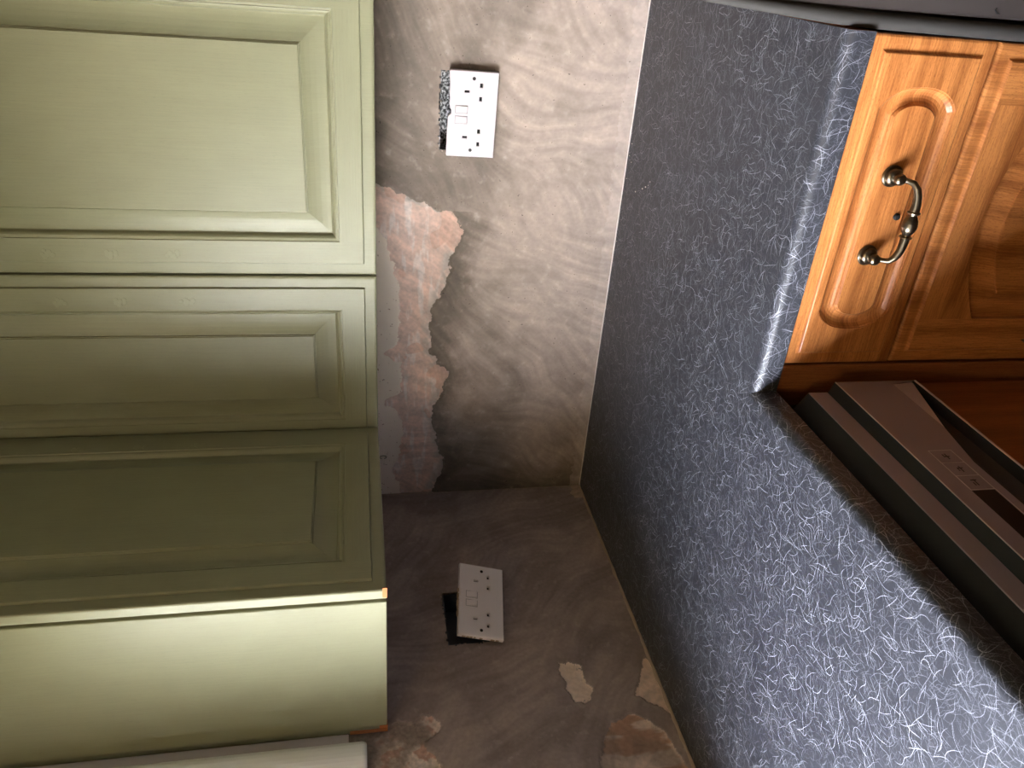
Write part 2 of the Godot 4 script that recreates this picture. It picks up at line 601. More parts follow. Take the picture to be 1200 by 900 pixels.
func loop_lozenge(c: Vector2, hw: float, hh: float, bulge: float, z: float) -> PackedVector3Array:
	var l := PackedVector3Array()
	for i in 12:
		l.append(Vector3(c.x + lerpf(-hw, hw, i / 12.0), c.y - hh, z))
	for i in 24:
		var k := -1.0 + 2.0 * i / 24.0
		l.append(Vector3(c.x + hw + bulge * pow(1.0 - pow(absf(k), 2.6), 0.8), c.y + hh * k, z))
	for i in 12:
		l.append(Vector3(c.x + lerpf(hw, -hw, i / 12.0), c.y + hh, z))
	for i in 24:
		var k := 1.0 - 2.0 * i / 24.0
		l.append(Vector3(c.x - hw - bulge * pow(1.0 - pow(absf(k), 2.6), 0.8), c.y + hh * k, z))
	return l


# ---------------------------------------------------------------- sockets
func rect_holes(b: MB, x0: float, y0: float, x1: float, y1: float, z: float, depth: float, holes: Array) -> void:
	var xs := [x0, x1]
	var ys := [y0, y1]
	for h in holes:
		xs.append_array([h.position.x, h.end.x])
		ys.append_array([h.position.y, h.end.y])
	xs.sort()
	ys.sort()
	for i in xs.size() - 1:
		for j in ys.size() - 1:
			if xs[i + 1] - xs[i] < 1e-6 or ys[j + 1] - ys[j] < 1e-6:
				continue
			var c := Vector2((xs[i] + xs[i + 1]) / 2, (ys[j] + ys[j + 1]) / 2)
			var inside := false
			for h in holes:
				if h.has_point(c):
					inside = true
			if not inside:
				b.quad(Vector3(xs[i], ys[j], z), Vector3(xs[i + 1], ys[j], z), Vector3(xs[i + 1], ys[j + 1], z), Vector3(xs[i], ys[j + 1], z))
	for h in holes:
		var p: Vector2 = h.position
		var q: Vector2 = h.end
		var e := z - depth
		b.quad(Vector3(p.x, p.y, z), Vector3(q.x, p.y, z), Vector3(q.x, p.y, e), Vector3(p.x, p.y, e))
		b.quad(Vector3(p.x, q.y, e), Vector3(q.x, q.y, e), Vector3(q.x, q.y, z), Vector3(p.x, q.y, z))
		b.quad(Vector3(p.x, p.y, e), Vector3(p.x, q.y, e), Vector3(p.x, q.y, z), Vector3(p.x, p.y, z))
		b.quad(Vector3(q.x, p.y, z), Vector3(q.x, q.y, z), Vector3(q.x, q.y, e), Vector3(q.x, p.y, e))

# centre of the plate's front face at the origin, facing +z
func double_socket(called: String, label: String, plastic: Material, chipped: bool) -> Node3D:
	var root := thing(called, label, "socket", Vector3.ZERO, "")
	var hw := 0.073
	var hh := 0.043
	var b := mb()
	var holes := []
	for s in [-1.0, 1.0]:
		var cx: float = s * 0.0384
		holes.append(Rect2(cx - 0.0022, 0.0065, 0.0044, 0.0090))
		holes.append(Rect2(cx - 0.0111 - 0.0038, -0.0160, 0.0076, 0.0054))
		holes.append(Rect2(cx + 0.0111 - 0.0038, -0.0160, 0.0076, 0.0054))
	var e := 0.0022
	var top := hh - (0.006 if chipped else e)
	rect_holes(b, -hw + e, -hh + e, hw - e, top, 0.0, 0.006, holes)
	# rounded rim and sides
	var steps := [Vector2(e, 0), Vector2(e * 0.45, -0.0005), Vector2(0.0003, -0.0020), Vector2(0, -0.0090)]
	if not chipped:
		for i in 3:
			var p: Vector2 = steps[i]
			var q: Vector2 = steps[i + 1]
			b.loops([rect_loop(-hw + q.x, -hh + q.x, hw - q.x, hh - q.x, q.y), rect_loop(-hw + p.x, -hh + p.x, hw - p.x, hh - p.x, p.y)], Vector3(0, 0, 1), false)
	else:
		for i in 3:
			var p: Vector2 = steps[i]
			var q: Vector2 = steps[i + 1]
			b.quad(Vector3(-hw + q.x, -hh + q.x, q.y), Vector3(hw - q.x, -hh + q.x, q.y), Vector3(hw - p.x, -hh + p.x, p.y), Vector3(-hw + p.x, -hh + p.x, p.y))
			for s in [-1.0, 1.0]:
				b.quad_out(Vector3(s * (hw - q.x), -hh + q.x, q.y), Vector3(s * (hw - q.x), hh - 0.001, q.y), Vector3(s * (hw - p.x), hh - 0.001, p.y), Vector3(s * (hw - p.x), -hh + p.x, p.y), Vector3(s, 0, 1))
		# the upper edge is broken away unevenly
		var crack := [Vector2(-0.0708, 0.0428), Vector2(-0.03, 0.0425), Vector2(-0.004, 0.0420), Vector2(0.0005, 0.0372), Vector2(0.004, 0.0352), Vector2(0.008, 0.0378), Vector2(0.016, 0.0402), Vector2(0.026, 0.0398), Vector2(0.036, 0.0410), Vector2(0.05, 0.0405), Vector2(0.060, 0.0416), Vector2(0.0708, 0.0424)]
		for i in crack.size() - 1:
			var p: Vector2 = crack[i]
			var q: Vector2 = crack[i + 1]
			b.quad(Vector3(p.x, top if p.y > top else p.y, 0), Vector3(q.x, top if q.y > top else q.y, 0), Vector3(q.x, q.y, 0), Vector3(p.x, p.y, 0))
			if p.y < top or q.y < top:
				pass
			b.quad(Vector3(p.x, p.y, 0), Vector3(q.x, q.y, 0), Vector3(q.x, q.y, -0.009), Vector3(p.x, p.y, -0.009))
	obj("faceplate", b, plastic, root)
	for h in holes:
		var hb := mb()
		hb.quad(Vector3(h.position.x, h.position.y, -0.0055), Vector3(h.end.x, h.position.y, -0.0055), Vector3(h.end.x, h.end.y, -0.0055), Vector3(h.position.x, h.end.y, -0.0055))
		obj("pin_slot", hb, M.black, root)
	for s in [-1.0, 1.0]:
		var r := mb()
		var cx: float = s * 0.0088
		var y0 := 0.0085
		var y1 := 0.0295
		var ww := 0.0062
		# a rocker that leans out at its lower end
		var f0 := 0.0028 if s < 0 else 0.0034
		var f1 := 0.0004
		var p = [Vector3(cx - ww, y0, 0), Vector3(cx + ww, y0, 0), Vector3(cx + ww, y1, 0), Vector3(cx - ww, y1, 0)]
		var q = [Vector3(cx - ww + 0.0007, y0 + 0.0010, f0), Vector3(cx + ww - 0.0007, y0 + 0.0010, f0), Vector3(cx + ww - 0.0007, y1 - 0.0006, f1), Vector3(cx - ww + 0.0007, y1 - 0.0006, f1)]
		for i in 4:
			var j := (i + 1) % 4
			r.quad(p[i], p[j], q[j], q[i])
		r.quad(q[0], q[1], q[2], q[3])
		obj("rocker_switch", r, plastic, root)
		var gp := mb()
		gp.box(Vector3(cx - ww - 0.0006, y0 - 0.0006, -0.001), Vector3(cx + ww + 0.0006, y1 + 0.0006, 0.00008))
		obj("switch_gap_shade", gp, M.slot_shadow, root)  # grey slab paints the shade line around the rocker
		var sc := mb()
		sc.lathe([Vector2(0.0030, -0.002), Vector2(0.0030, 0.0001), Vector2(0.0026, 0.0003), Vector2(0, 0.0003)], Vector3(s * 0.0603, 0.0, 0), Vector3(0, 0, 1), 16)
		obj("fixing_screw", sc, M.screw, root)
	return root

func back_box(root: Node3D, w: float, h: float, d: float, m: Material) -> void:
	# open box, mouth at z = 0, centre at the origin
	var b := mb()
	var hw := w / 2
	var hh := h / 2
	var k := 0.0012
	b.box(Vector3(-hw, -hh, -d), Vector3(hw, hh, -d + k))
	b.box(Vector3(-hw, -hh, -d), Vector3(hw, -hh + k, 0))
	b.box(Vector3(-hw, hh - k, -d), Vector3(hw, hh, 0))
	b.box(Vector3(-hw, -hh, -d), Vector3(-hw + k, hh, 0))
	b.box(Vector3(hw - k, -hh, -d), Vector3(hw, hh, 0))
	obj("box_shell", b, m, root)
	for s in [-1.0, 1.0]:
		var l := mb()
		l.box(Vector3(s * hw - s * 0.011, -0.006, -0.006), Vector3(s * hw - s * 0.001, 0.006, -0.0045))
		l.lathe([Vector2(0.003, 0), Vector2(0.003, 0.0012), Vector2(0.0016, 0.0012)], Vector3(s * hw - s * 0.006, 0, -0.0046), Vector3(0, 0, 1), 12)
		obj("fixing_lug", l, m, root)
	for s in [-1.0, 1.0]:
		var kn := mb()
		kn.lathe([Vector2(0.010, 0), Vector2(0.010, 0.0007), Vector2(0.0088, 0.0007), Vector2(0.0084, 0.0002), Vector2(0, 0.0002)], Vector3(s * 0.03, 0.004, -d + k), Vector3(0, 0, 1), 18)
		obj("knockout", kn, m, root)


# ---------------------------------------------------------------- scene
func _ready() -> void:
	# camera, on its side as the photograph was taken
	var cam := Camera3D.new()
	cam.name = "camera"
	cam.transform = Transform3D(Basis(Vector3(0.075607, -0.981781, 0.174326), Vector3(0.867643, -0.021382, -0.496727), Vector3(0.491405, 0.188809, 0.850219)).orthonormalized(), Vector3(1.107038, 1.399943, 1.428114))
	cam.fov = 52.37
	cam.near = 0.02
	add_child(cam)
	cam.current = true

	var env := Environment.new()
	var sky := Sky.new()
	var sm := ProceduralSkyMaterial.new()
	sm.sky_top_color = Color(0.90, 0.93, 1.0)
	sm.sky_horizon_color = Color(1.0, 0.98, 0.95)
	sm.ground_horizon_color = Color(0.55, 0.55, 0.52)
	sm.ground_bottom_color = Color(0.30, 0.31, 0.26)
	sm.sky_energy_multiplier = 1.0
	sky.sky_material = sm
	env.background_mode = Environment.BG_SKY
	env.sky = sky
	env.background_energy_multiplier = 74.0
	env.ambient_light_source = Environment.AMBIENT_SOURCE_DISABLED
	env.tonemap_mode = Environment.TONE_MAPPER_LINEAR
	env.tonemap_exposure = 1.0
	env.sdfgi_enabled = true
	env.ssao_enabled = true
	env.ssil_enabled = true
	var we := WorldEnvironment.new()
	we.name = "world_environment"
	we.environment = env
	add_child(we)

	var lamp_at := Vector3(0.80, 2.30, 2.30)
	var ol := OmniLight3D.new()
	ol.name = "ceiling_lamp_light"
	ol.position = lamp_at - Vector3(0, 0.09, 0)
	ol.light_color = Color(1.0, 0.87, 0.66)
	ol.light_energy = 0.38
	ol.light_size = 0.10
	ol.omni_range = 12.0
	ol.omni_attenuation = 2.0
	ol.shadow_enabled = true
	add_child(ol)

	# materials
	n_lo = noise(11, 0.012, 3)
	n_mid = noise(12, 0.035, 4)
	n_hi = noise(13, 0.11, 3)
	n_st = noise(14, 0.035, 4)
	M.green = paint_material(21, rgb(148, 147, 116), 0.40)
	M.green_fill = mat(rgb(153, 152, 121), 0.5)
	M.oak = wood_material(31, rgb(204, 134, 74), rgb(136, 76, 34), 1.1, 0.36)
	M.oak_dark = wood_material(41, rgb(172, 108, 62), rgb(116, 64, 34), 0.8, 0.36)
	M.floor = wood_material(51, rgb(120, 84, 58), rgb(80, 52, 34), 0.8, 0.45)
	M.worktop = worktop_material()
	M.cream = mat(rgb(226, 214, 194), 0.85)
	M.wall_far = mat(rgb(108, 100, 92), 0.9)
	M.white = mat(rgb(240, 238, 236), 0.8)
	M.upvc = mat(rgb(244, 244, 244), 0.3)
	M.lilac = mat(rgb(226, 216, 218), 0.8)
	M.plastic = mat(rgb(226, 216, 216), 0.38)
	M.plastic_dull = mat(rgb(240, 232, 230), 0.4)
	M.black = mat(rgb(12, 12, 12), 0.6)
	M.slot_shadow = mat(rgb(150, 140, 138), 0.6)
	M.screw = mat(rgb(60, 58, 56), 0.4, 0.7)
	M.galv = mat(rgb(255, 255, 255), 0.5, 0.5)
	var gn := noise(71, 0.09, 4).get_image(256, 256, false, false, true)
	gn.convert(Image.FORMAT_RGB8)
	gn.adjust_bcs(1.0, 1.35, 0.0)
	M.galv.albedo_texture = tex(gn)
	M.galv.uv1_scale = Vector3(7, 7, 1)
	M.galv_dark = mat(rgb(84, 92, 104), 0.55, 0.2)
	M.brass = mat(rgb(116, 106, 88), 0.30, 1.0)
	M.taupe = mat(rgb(60, 53, 49), 0.6)  # one even dark tone for the upright panel
	M.taupe_pale = mat(rgb(52, 49, 45), 0.7)
	M.steel = mat(rgb(156, 142, 144), 0.5, 0.2)
	M.steel_pale = mat(rgb(206, 194, 192), 0.45, 0.2)
	M.dark_trim = mat(rgb(34, 35, 37), 0.5, 0.2)
	M.black_gloss = mat(rgb(10, 5, 9), 0.5)
	M.glyph = mat(rgb(40, 32, 32), 0.6)
	M.bare_wood = mat(rgb(196, 120, 70), 0.8)
	M.carcass_shaded = mat(rgb(34, 27, 24), 0.8)  # near-black: shade of the gaps between doors put into the colour
	M.sealant = mat(rgb(222, 214, 204), 0.7)
	M.sealant_old = mat(rgb(176, 156, 134), 0.8)
	M.crumb = mat(rgb(232, 226, 216), 0.9)
	M.cable_brown = mat(rgb(96, 52, 30), 0.5)
	M.cable_blue = mat(rgb(40, 70, 130), 0.5)
	M.cable_green = mat(rgb(70, 110, 50), 0.5)
	M.wire = mat(rgb(120, 112, 96), 0.4, 0.9)

	build_room(lamp_at)
	build_worktop()
	build_wall_cabinets()
	build_base_units()
	build_dishwasher()
	build_panel()
	build_sockets()
	build_small()


func build_room(lamp_at: Vector3) -> void:
	var b := mb(2)
	b.box(Vector3(-0.3, -0.1, -0.2), Vector3(4.6, 0, 5.2))
	struct("floor", b, M.floor, "brown wood-effect floor")
	b = mb()
	b.box(Vector3(-0.3, 2.42, -0.2), Vector3(4.6, 2.55, 5.2))
	struct("ceiling", b, M.white, "plain white ceiling")

	# back wall: solid behind, a plastered band between worktop and wall cabinets
	b = mb()
	b.box(Vector3(-0.3, 0, -0.2), Vector3(4.6, 2.42, -0.05))
	b.box(Vector3(-0.05, 0, -0.05), Vector3(4.5, 0.88, 0))
	b.box(Vector3(-0.05, 1.40, -0.05), Vector3(4.5, 2.42, 0))
	b.box(Vector3(1.07, 0.88, -0.05), Vector3(4.5, 1.40, 0))
	var wa := struct("wall_back", b, M.cream, "freshly skimmed kitchen wall behind the worktop")
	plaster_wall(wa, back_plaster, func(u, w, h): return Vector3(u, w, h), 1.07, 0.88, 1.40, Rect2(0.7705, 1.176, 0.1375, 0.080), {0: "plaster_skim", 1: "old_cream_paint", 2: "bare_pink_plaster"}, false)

	# left wall with the window nearer to the camera
	b = mb()
	var z0 := 1.00
	var z1 := 2.25
	var y0 := 0.985
	var y1 := 1.96
	b.box(Vector3(-0.11, 0, -0.05), Vector3(-0.05, 2.42, z0))
	b.box(Vector3(-0.11, 0, z1), Vector3(-0.05, 2.42, 5.2))
	b.box(Vector3(-0.11, 0, z0), Vector3(-0.05, y0, z1))
	b.box(Vector3(-0.11, y1, z0), Vector3(-0.05, 2.42, z1))
	b.box(Vector3(-0.05, 0, 0), Vector3(0, 0.88, 5.2))
	b.box(Vector3(-0.05, 1.45, 0), Vector3(0, 2.42, 0.81))
	b.box(Vector3(-0.05, 0.88, 0.81), Vector3(0, 2.42, z0))
	b.box(Vector3(-0.05, 0.88, z0), Vector3(0, y0, z1))
	b.box(Vector3(-0.05, y1, z0), Vector3(0, 2.42, z1))
	b.box(Vector3(-0.05, 0.88, z1), Vector3(0, 2.42, 5.2))
	var wb := struct("wall_left", b, M.cream, "kitchen wall in brown plaster, left of the corner")
	plaster_wall(wb, left_plaster, func(u, w, h): return Vector3(h, w, u), 0.81, 0.88, 1.45, Rect2(0.322, 1.168, 0.128, 0.090), {0: "plaster_skim", 1: "bare_plaster_patch", 2: "bare_plaster_patch", 3: "bare_plaster_patch", 4: "bare_plaster_patch"}, true)

	b = mb()
	b.box(Vector3(4.5, 0, -0.2), Vector3(4.6, 2.42, 5.2))
	struct("wall_right", b, M.wall_far)
	b = mb()
	b.box(Vector3(-0.3, 0, 5.1), Vector3(4.6, 2.42, 5.2))
	struct("wall_front", b, M.wall_far)

	b = mb()
	var xf := -0.105
	for s in [z0, z1 - 0.06, (z0 + z1) / 2 - 0.035]:
		var wd := 0.06 if s != (z0 + z1) / 2 - 0.035 else 0.07
		b.box(Vector3(xf, y0, s), Vector3(xf + 0.06, y1, s + wd), 0.006)
	b.box(Vector3(xf, y0, z0), Vector3(xf + 0.06, y0 + 0.06, z1), 0.006)
	b.box(Vector3(xf, y1 - 0.06, z0), Vector3(xf + 0.06, y1, z1), 0.006)
	var wn := struct("window_1", b, M.upvc, "white framed kitchen window over the worktop")
	var gm := mat(Color(1, 1, 1, 0.04), 0.0)
	gm.transparency = BaseMaterial3D.TRANSPARENCY_ALPHA
	for k in 2:
		var g := mb()
		var za := z0 + 0.06 if k == 0 else (z0 + z1) / 2 + 0.035
		var zb := (z0 + z1) / 2 - 0.035 if k == 0 else z1 - 0.06
		g.box(Vector3(xf + 0.026, y0 + 0.05, za - 0.005), Vector3(xf + 0.032, y1 - 0.05, zb + 0.005))
		obj("pane", g, gm, wn)

	var l := thing("ceiling_lamp", "small round warm ceiling lamp on the ceiling above the window end of the worktop", "lamp", lamp_at)
	b = mb()
	b.lathe([Vector2(0, 0.12), Vector2(0.06, 0.12), Vector2(0.06, 0.09), Vector2(0.012, 0.085), Vector2(0.012, 0.0)], Vector3.ZERO, Vector3.UP, 20)
	obj("lamp_base", b, M.white, l)
	var em := mat(rgb(255, 244, 220), 0.5)
	em.emission_enabled = true
	em.emission = Color(1.0, 0.82, 0.55)
	em.emission_energy_multiplier = 1.5
	b = mb()
	var pr := []
	for i in 13:
		var a := -PI / 2 + PI * i / 12.0
		pr.append(Vector2(0.07 * cos(a), 0.07 * sin(a)))
	b.lathe(pr, Vector3(0, -0.07, 0), Vector3.UP, 20)
	obj("lamp_globe", b, em, l)


func build_worktop() -> void:
	var root := thing("worktop", "dark slate-grey laminate worktop with white fibre pattern, turning the kitchen corner", "worktop")
	var b := mb()
	var fx := 0.624
	var fz := 0.625
	var xe := 1.055
	var ze := 2.25
	var r := 0.013
	var top := 0.90
	var bot := 0.866
	var back := 0.002
	# flat top, laid as an L
	var q := func(x0, z0, x1, z1):
		var p = [Vector3(x0, top, z0), Vector3(x0, top, z1), Vector3(x1, top, z1), Vector3(x1, top, z0)]
		var uvs = [Vector2(x0, z0), Vector2(x0, z1), Vector2(x1, z1), Vector2(x1, z0)]
		b.smooth_quad(p, [Vector3.UP, Vector3.UP, Vector3.UP, Vector3.UP], uvs)
	q.call(back, back, xe, fz - r)
	q.call(back, fz - r, fx - r, ze)
	# rolled front edges, mitred at the inner corner
	var prof := []          # (distance back from the front, height, normal forward, normal up, arc length)
	for i in 9:
		var a := PI / 2 * i / 8.0
		prof.append([r - r * sin(a), top - r + r * cos(a), sin(a), cos(a), r * a])
	prof.append([0.0, bot + 0.003, 1.0, 0.0, r * PI / 2 + top - r - bot - 0.003])
	prof.append([0.003, bot, 0.7, -0.7, r * PI / 2 + top - r - bot])
	prof.append([0.05, bot, 0.0, -1.0, r * PI / 2 + top - r - bot + 0.047])
	for i in prof.size() - 1:
		var p = prof[i]
		var s = prof[i + 1]
		var np := Vector3(0, p[3], p[2])
		var ns := Vector3(0, s[3], s[2])
		b.smooth_quad([Vector3(fx - p[0], p[1], fz - p[0]), Vector3(xe, p[1], fz - p[0]), Vector3(xe, s[1], fz - s[0]), Vector3(fx - s[0], s[1], fz - s[0])], [np, np, ns, ns],
			[Vector2(fx - p[0], fz - r + p[4]), Vector2(xe, fz - r + p[4]), Vector2(xe, fz - r + s[4]), Vector2(fx - s[0], fz - r + s[4])])
		var mp := Vector3(p[2], p[3], 0)
		var ms := Vector3(s[2], s[3], 0)
		b.smooth_quad([Vector3(fx - p[0], p[1], fz - p[0]), Vector3(fx - p[0], p[1], ze), Vector3(fx - s[0], s[1], ze), Vector3(fx - s[0], s[1], fz - s[0])], [mp, mp, ms, ms],
			[Vector2(fx - r + p[4], fz - p[0]), Vector2(fx - r + p[4], ze), Vector2(fx - r + s[4], ze), Vector2(fx - r + s[4], fz - s[0])])
	# underside and ends
	b.quad_out(Vector3(back, bot, back), Vector3(xe, bot, back), Vector3(xe, bot, fz - 0.05), Vector3(back, bot, fz - 0.05), Vector3.DOWN)
	b.quad_out(Vector3(back, bot, fz - 0.05), Vector3(fx - 0.05, bot, fz - 0.05), Vector3(fx - 0.05, bot, ze), Vector3(back, bot, ze), Vector3.DOWN)
	b.quad_out(Vector3(back, bot, ze), Vector3(fx - 0.002, bot, ze), Vector3(fx - 0.002, top - 0.004, ze), Vector3(back, top, ze), Vector3(0, 0, 1))
	obj("laminate_top", b, M.worktop, root)
	var e := mb(2)
	e.quad_out(Vector3(xe, bot, back), Vector3(xe, bot, fz - 0.003), Vector3(xe, top - 0.004, fz - 0.001), Vector3(xe, top, back), Vector3(1, 0, 0))
	obj("cut_end", e, M.bare_wood, root)


func build_wall_cabinets() -> void:
	var yb := 1.372
	var zf := 0.193
	var top := 2.28
	var h := top - yb
	# wide cabinet, to the right of the corner
	var a := thing("wall_cabinet", "wide sage-green painted wall cabinet above the upright socket", "cabinet", Vector3(0.607, yb, 0))
	var b := mb()
	b.box(Vector3(0.0005, 0.004, 0.002), Vector3(0.457, h, zf - 0.0215), 0.001)
	obj("body", b, M.carcass_shaded, a)
	green_door(a, Vector3(0, 0, zf), 0, 0.458, h, "", 0.034, [0.495, 0.405, 0.313])
	# narrow one next to the inner corner
	var c := thing("wall_cabinet", "narrow sage-green wall cabinet between the wide cabinet and the dark corner door", "cabinet", Vector3(0.268, yb, 0))
	b = mb()
	b.box(Vector3(0.033, 0.004, 0.002), Vector3(0.3345, h, zf - 0.0215), 0.001)
	obj("body", b, M.carcass_shaded, c)
	green_door(c, Vector3(0, 0, zf), 0, 0.3355, h, "", 0.292, [0.493, 0.405, 0.302])
	# cabinet on the left wall, seen from its end
	var d := thing("wall_cabinet", "green wall cabinet on the left wall, door in shade and end panel brightly lit", "cabinet", Vector3(0, yb, 0))
	b = mb()
	b.box(Vector3(0.002, 0.004, 0.2), Vector3(0.270, h, 0.5895), 0.001)
	obj("body", b, M.carcass_shaded, d)
	b = mb(1, Vector2(0.1, 0.3))
	b.box(Vector3(0.002, 0.0, 0.590), Vector3(0.2825, h, 0.610), 0.0012)
	var ep := obj("end_panel", b, M.green, d)
	ep.set_meta("label", "flat end panel in bright window light")
	var chip := mb()
	chip.box(Vector3(0.002, -0.0008, 0.6002), Vector3(0.009, 0.058, 0.6112))
	chip.box(Vector3(0.009, -0.0009, 0.6002), Vector3(0.016, 0.012, 0.61045))
	obj("bare_wood_edge", chip, M.bare_wood, ep)
	green_door(d, Vector3(0.315, 0, 0.6155), PI / 2, 0.4175, h, "green door in shade", 0.371, [0.498, 0.401, 0.306])
	chip = mb()
	chip.box(Vector3(0.2965, -0.0006, 0.6145), Vector3(0.3145, 0.006, 0.6159))
	obj("bare_wood_corner", chip, M.bare_wood, d)


func build_base_units() -> void:
	# unit with a drawer over a door
	var x0 := 0.659
	var x1 := 1.0535
	var zf := 0.620
	var root := thing("base_unit", "golden oak base unit with a drawer over a door, under the worktop end", "cabinet", Vector3(x0, 0, 0))
	var w := x1 - x0
	var b := mb(1)
	b.box(Vector3(0, 0.10, 0.02), Vector3(w, 0.864, zf - 0.0215))
	obj("body", b, M.carcass_shaded, root)
	b = mb(0)
	b.box(Vector3(0, 0.0, 0.3), Vector3(w, 0.0995, zf - 0.06))
	obj("plinth", b, M.oak_dark, root)

	# drawer front, moulded edge and a lozenge-shaped raised field
	var dh := 0.153
	var dr := Node3D.new()
	dr.name = "drawer"
	dr.position = Vector3(0, 0.7125, zf)
	root.add_child(dr)
	b = mb(0, Vector2(0.03, 0.1))
	var prof := [Vector2(0, -0.020), Vector2(0, -0.0060), Vector2(0.0010, -0.0045), Vector2(0.003, -0.0036), Vector2(0.009, -0.0034), Vector2(0.0145, -0.0040), Vector2(0.0165, -0.0036), Vector2(0.0178, -0.0008), Vector2(0.0190, 0.0)]
	b.loops(ring_set(w, dh, prof), Vector3(0, 0, 1), false)
	b.quad(Vector3(0, 0, -0.02), Vector3(0, dh, -0.02), Vector3(w, dh, -0.02), Vector3(w, 0, -0.02))
	# flat field between the rectangle and the lozenge
	var c := Vector2(0.198, 0.0765)
	var outer := loop_lozenge(c, 0.1225, 0.0485, 0.0235, 0)
	var rl := PackedVector3Array()
	var ix := 0.019
	for k in outer.size():
		var p := outer[k]
		var s := p
		if k < 12 or (k >= 36 and k < 48):
			var xs := lerpf(ix, w - ix, (p.x - (c.x - 0.1225)) / 0.245)
			s = Vector3(xs, ix if k < 12 else dh - ix, 0)
		else:
			s = Vector3(w - ix if k < 36 else ix, lerpf(ix, dh - ix, (p.y - (c.y - 0.0485)) / 0.097), 0)
		rl.append(s)
	b.loops([rl, outer], Vector3(0, 0, 1), false)
	var pts := [[0.0, 0.0], [0.02, -0.0012], [0.10, -0.0018], [0.16, -0.0036], [0.28, -0.0058], [0.44, -0.0070], [0.60, -0.0072], [0.74, -0.0064], [0.84, -0.0050], [0.90, -0.0046], [0.91, -0.0030], [0.985, -0.0008], [1.0, -0.0004]]
	var ls := []
	for p in pts:
		ls.append(loop_lozenge(c, lerpf(0.1225, 0.1135, p[0]), lerpf(0.0485, 0.0250, p[0]), lerpf(0.0235, 0.0125, p[0]), p[1]))
	b.loops(ls, Vector3(0, 0, 1), true)
	obj("drawer_front", b, M.oak, dr)
	build_handle(dr)

	# arched door below, its visible upper end built as stiles, rail and panel
	var d := Node3D.new()
	d.name = "door"
	d.position = Vector3(0.001, 0.115, zf)
	root.add_child(d)
	var h := 0.5945
	var dw := w - 0.002
	b = mb(1, Vector2(0.5, 0.2))
	b.loops(ring_set(dw, h, prof), Vector3(0, 0, 1), false)
	b.quad(Vector3(0, 0, -0.02), Vector3(0, h, -0.02), Vector3(dw, h, -0.02), Vector3(dw, 0, -0.02))
	obj("edge_moulding", b, M.oak, d)
	var s0 := 0.0635
	var e := 0.019
	var spring := h - 0.0965
	var rise := 0.041
	for k in 2:
		b = mb(1, Vector2(0.9 + k * 0.3, 0.4))
		var xa := e if k == 0 else dw - s0
		var xb := s0 if k == 0 else dw - e
		b.quad(Vector3(xa, e, 0), Vector3(xb, e, 0), Vector3(xb, h - e, 0), Vector3(xa, h - e, 0))
		obj("stile", b, M.oak, d)
	b = mb(0, Vector2(0.33, 0.7))
	for i in 24:
		var ua := -1.0 + 2.0 * i / 24.0
		var ub := -1.0 + 2.0 * (i + 1) / 24.0
		var xa := lerpf(s0, dw - s0, (ua + 1) / 2)
		var xb := lerpf(s0, dw - s0, (ub + 1) / 2)
		b.quad(Vector3(xa, spring + rise * (1 - ua * ua), 0), Vector3(xb, spring + rise * (1 - ub * ub), 0), Vector3(xb, h - e, 0), Vector3(xa, h - e, 0))
	obj("rail", b, M.oak, d)
	b = mb(0, Vector2(0.13, 0.5))
	b.quad(Vector3(s0, e, 0), Vector3(dw - s0, e, 0), Vector3(dw - s0, s0, 0), Vector3(s0, s0, 0))
	obj("rail", b, M.oak, d)
	b = mb(1, Vector2(0.71, 0.35))
	var pp := [[0.0, 0.0], [0.0, -0.007], [0.02, -0.0085], [0.10, -0.0088], [0.35, -0.0076], [0.65, -0.0050], [0.93, -0.0016], [0.94, 0.0002], [1.0, 0.0006]]
	ls = []
	for p in pp:
		var k: float = p[0] * 0.038
		ls.append(loop_arch(s0 + k, dw - s0 - k, s0 + k, spring - k * 0.62, rise - k * 0.3, p[1]))
	b.loops(ls, Vector3(0, 0, 1), true)
	obj("raised_panel", b, M.oak, d)
	# pointed top of the door's own drop handle
	var hd := mb()
	hd.tube([Vector3(0.032, 0.409, 0.001), Vector3(0.032, 0.404, 0.003), Vector3(0.032, 0.396, 0.004), Vector3(0.032, 0.386, 0.003), Vector3(0.032, 0.36, 0.003), Vector3(0.032, 0.33, 0.003), Vector3(0.032, 0.322, 0.001)], [0.0004, 0.0034, 0.0056, 0.0042, 0.0060, 0.0046, 0.0008])
	obj("handle", hd, M.brass, d)

	# oak corner post beside the drawer
	var cp := mb(1, Vector2(0.21, 0.05))
	cp.box(Vector3(0.5945, 0.0, 0.560), Vector3(0.6565, 0.8645, 0.6165), 0.0015)
	tag(obj("corner_post", cp, M.oak_dark), "upright oak corner post between the drawer unit and the dishwasher", "post")

	# unit further along the left wall, past the dishwasher
	var u := thing("base_unit", "oak base unit under the window, beyond the dishwasher", "cabinet", Vector3(0, 0, 1.262))
	b = mb(1)
	b.box(Vector3(0.01, 0.1, 0), Vector3(0.60, 0.8645, 0.95))
	obj("body", b, M.carcass_shaded, u)
	b = mb(2)
	b.box(Vector3(0.3, 0.0, 0), Vector3(0.55, 0.0995, 0.95))
	obj("plinth", b, M.oak_dark, u)
	for k in 2:
		b = mb(1, Vector2(0.3 * k, 0.2))
		b.box(Vector3(0.601, 0.115, 0.002 + 0.475 * k), Vector3(0.620, 0.860, 0.473 + 0.475 * k), 0.004)
		obj("door", b, M.oak, u)


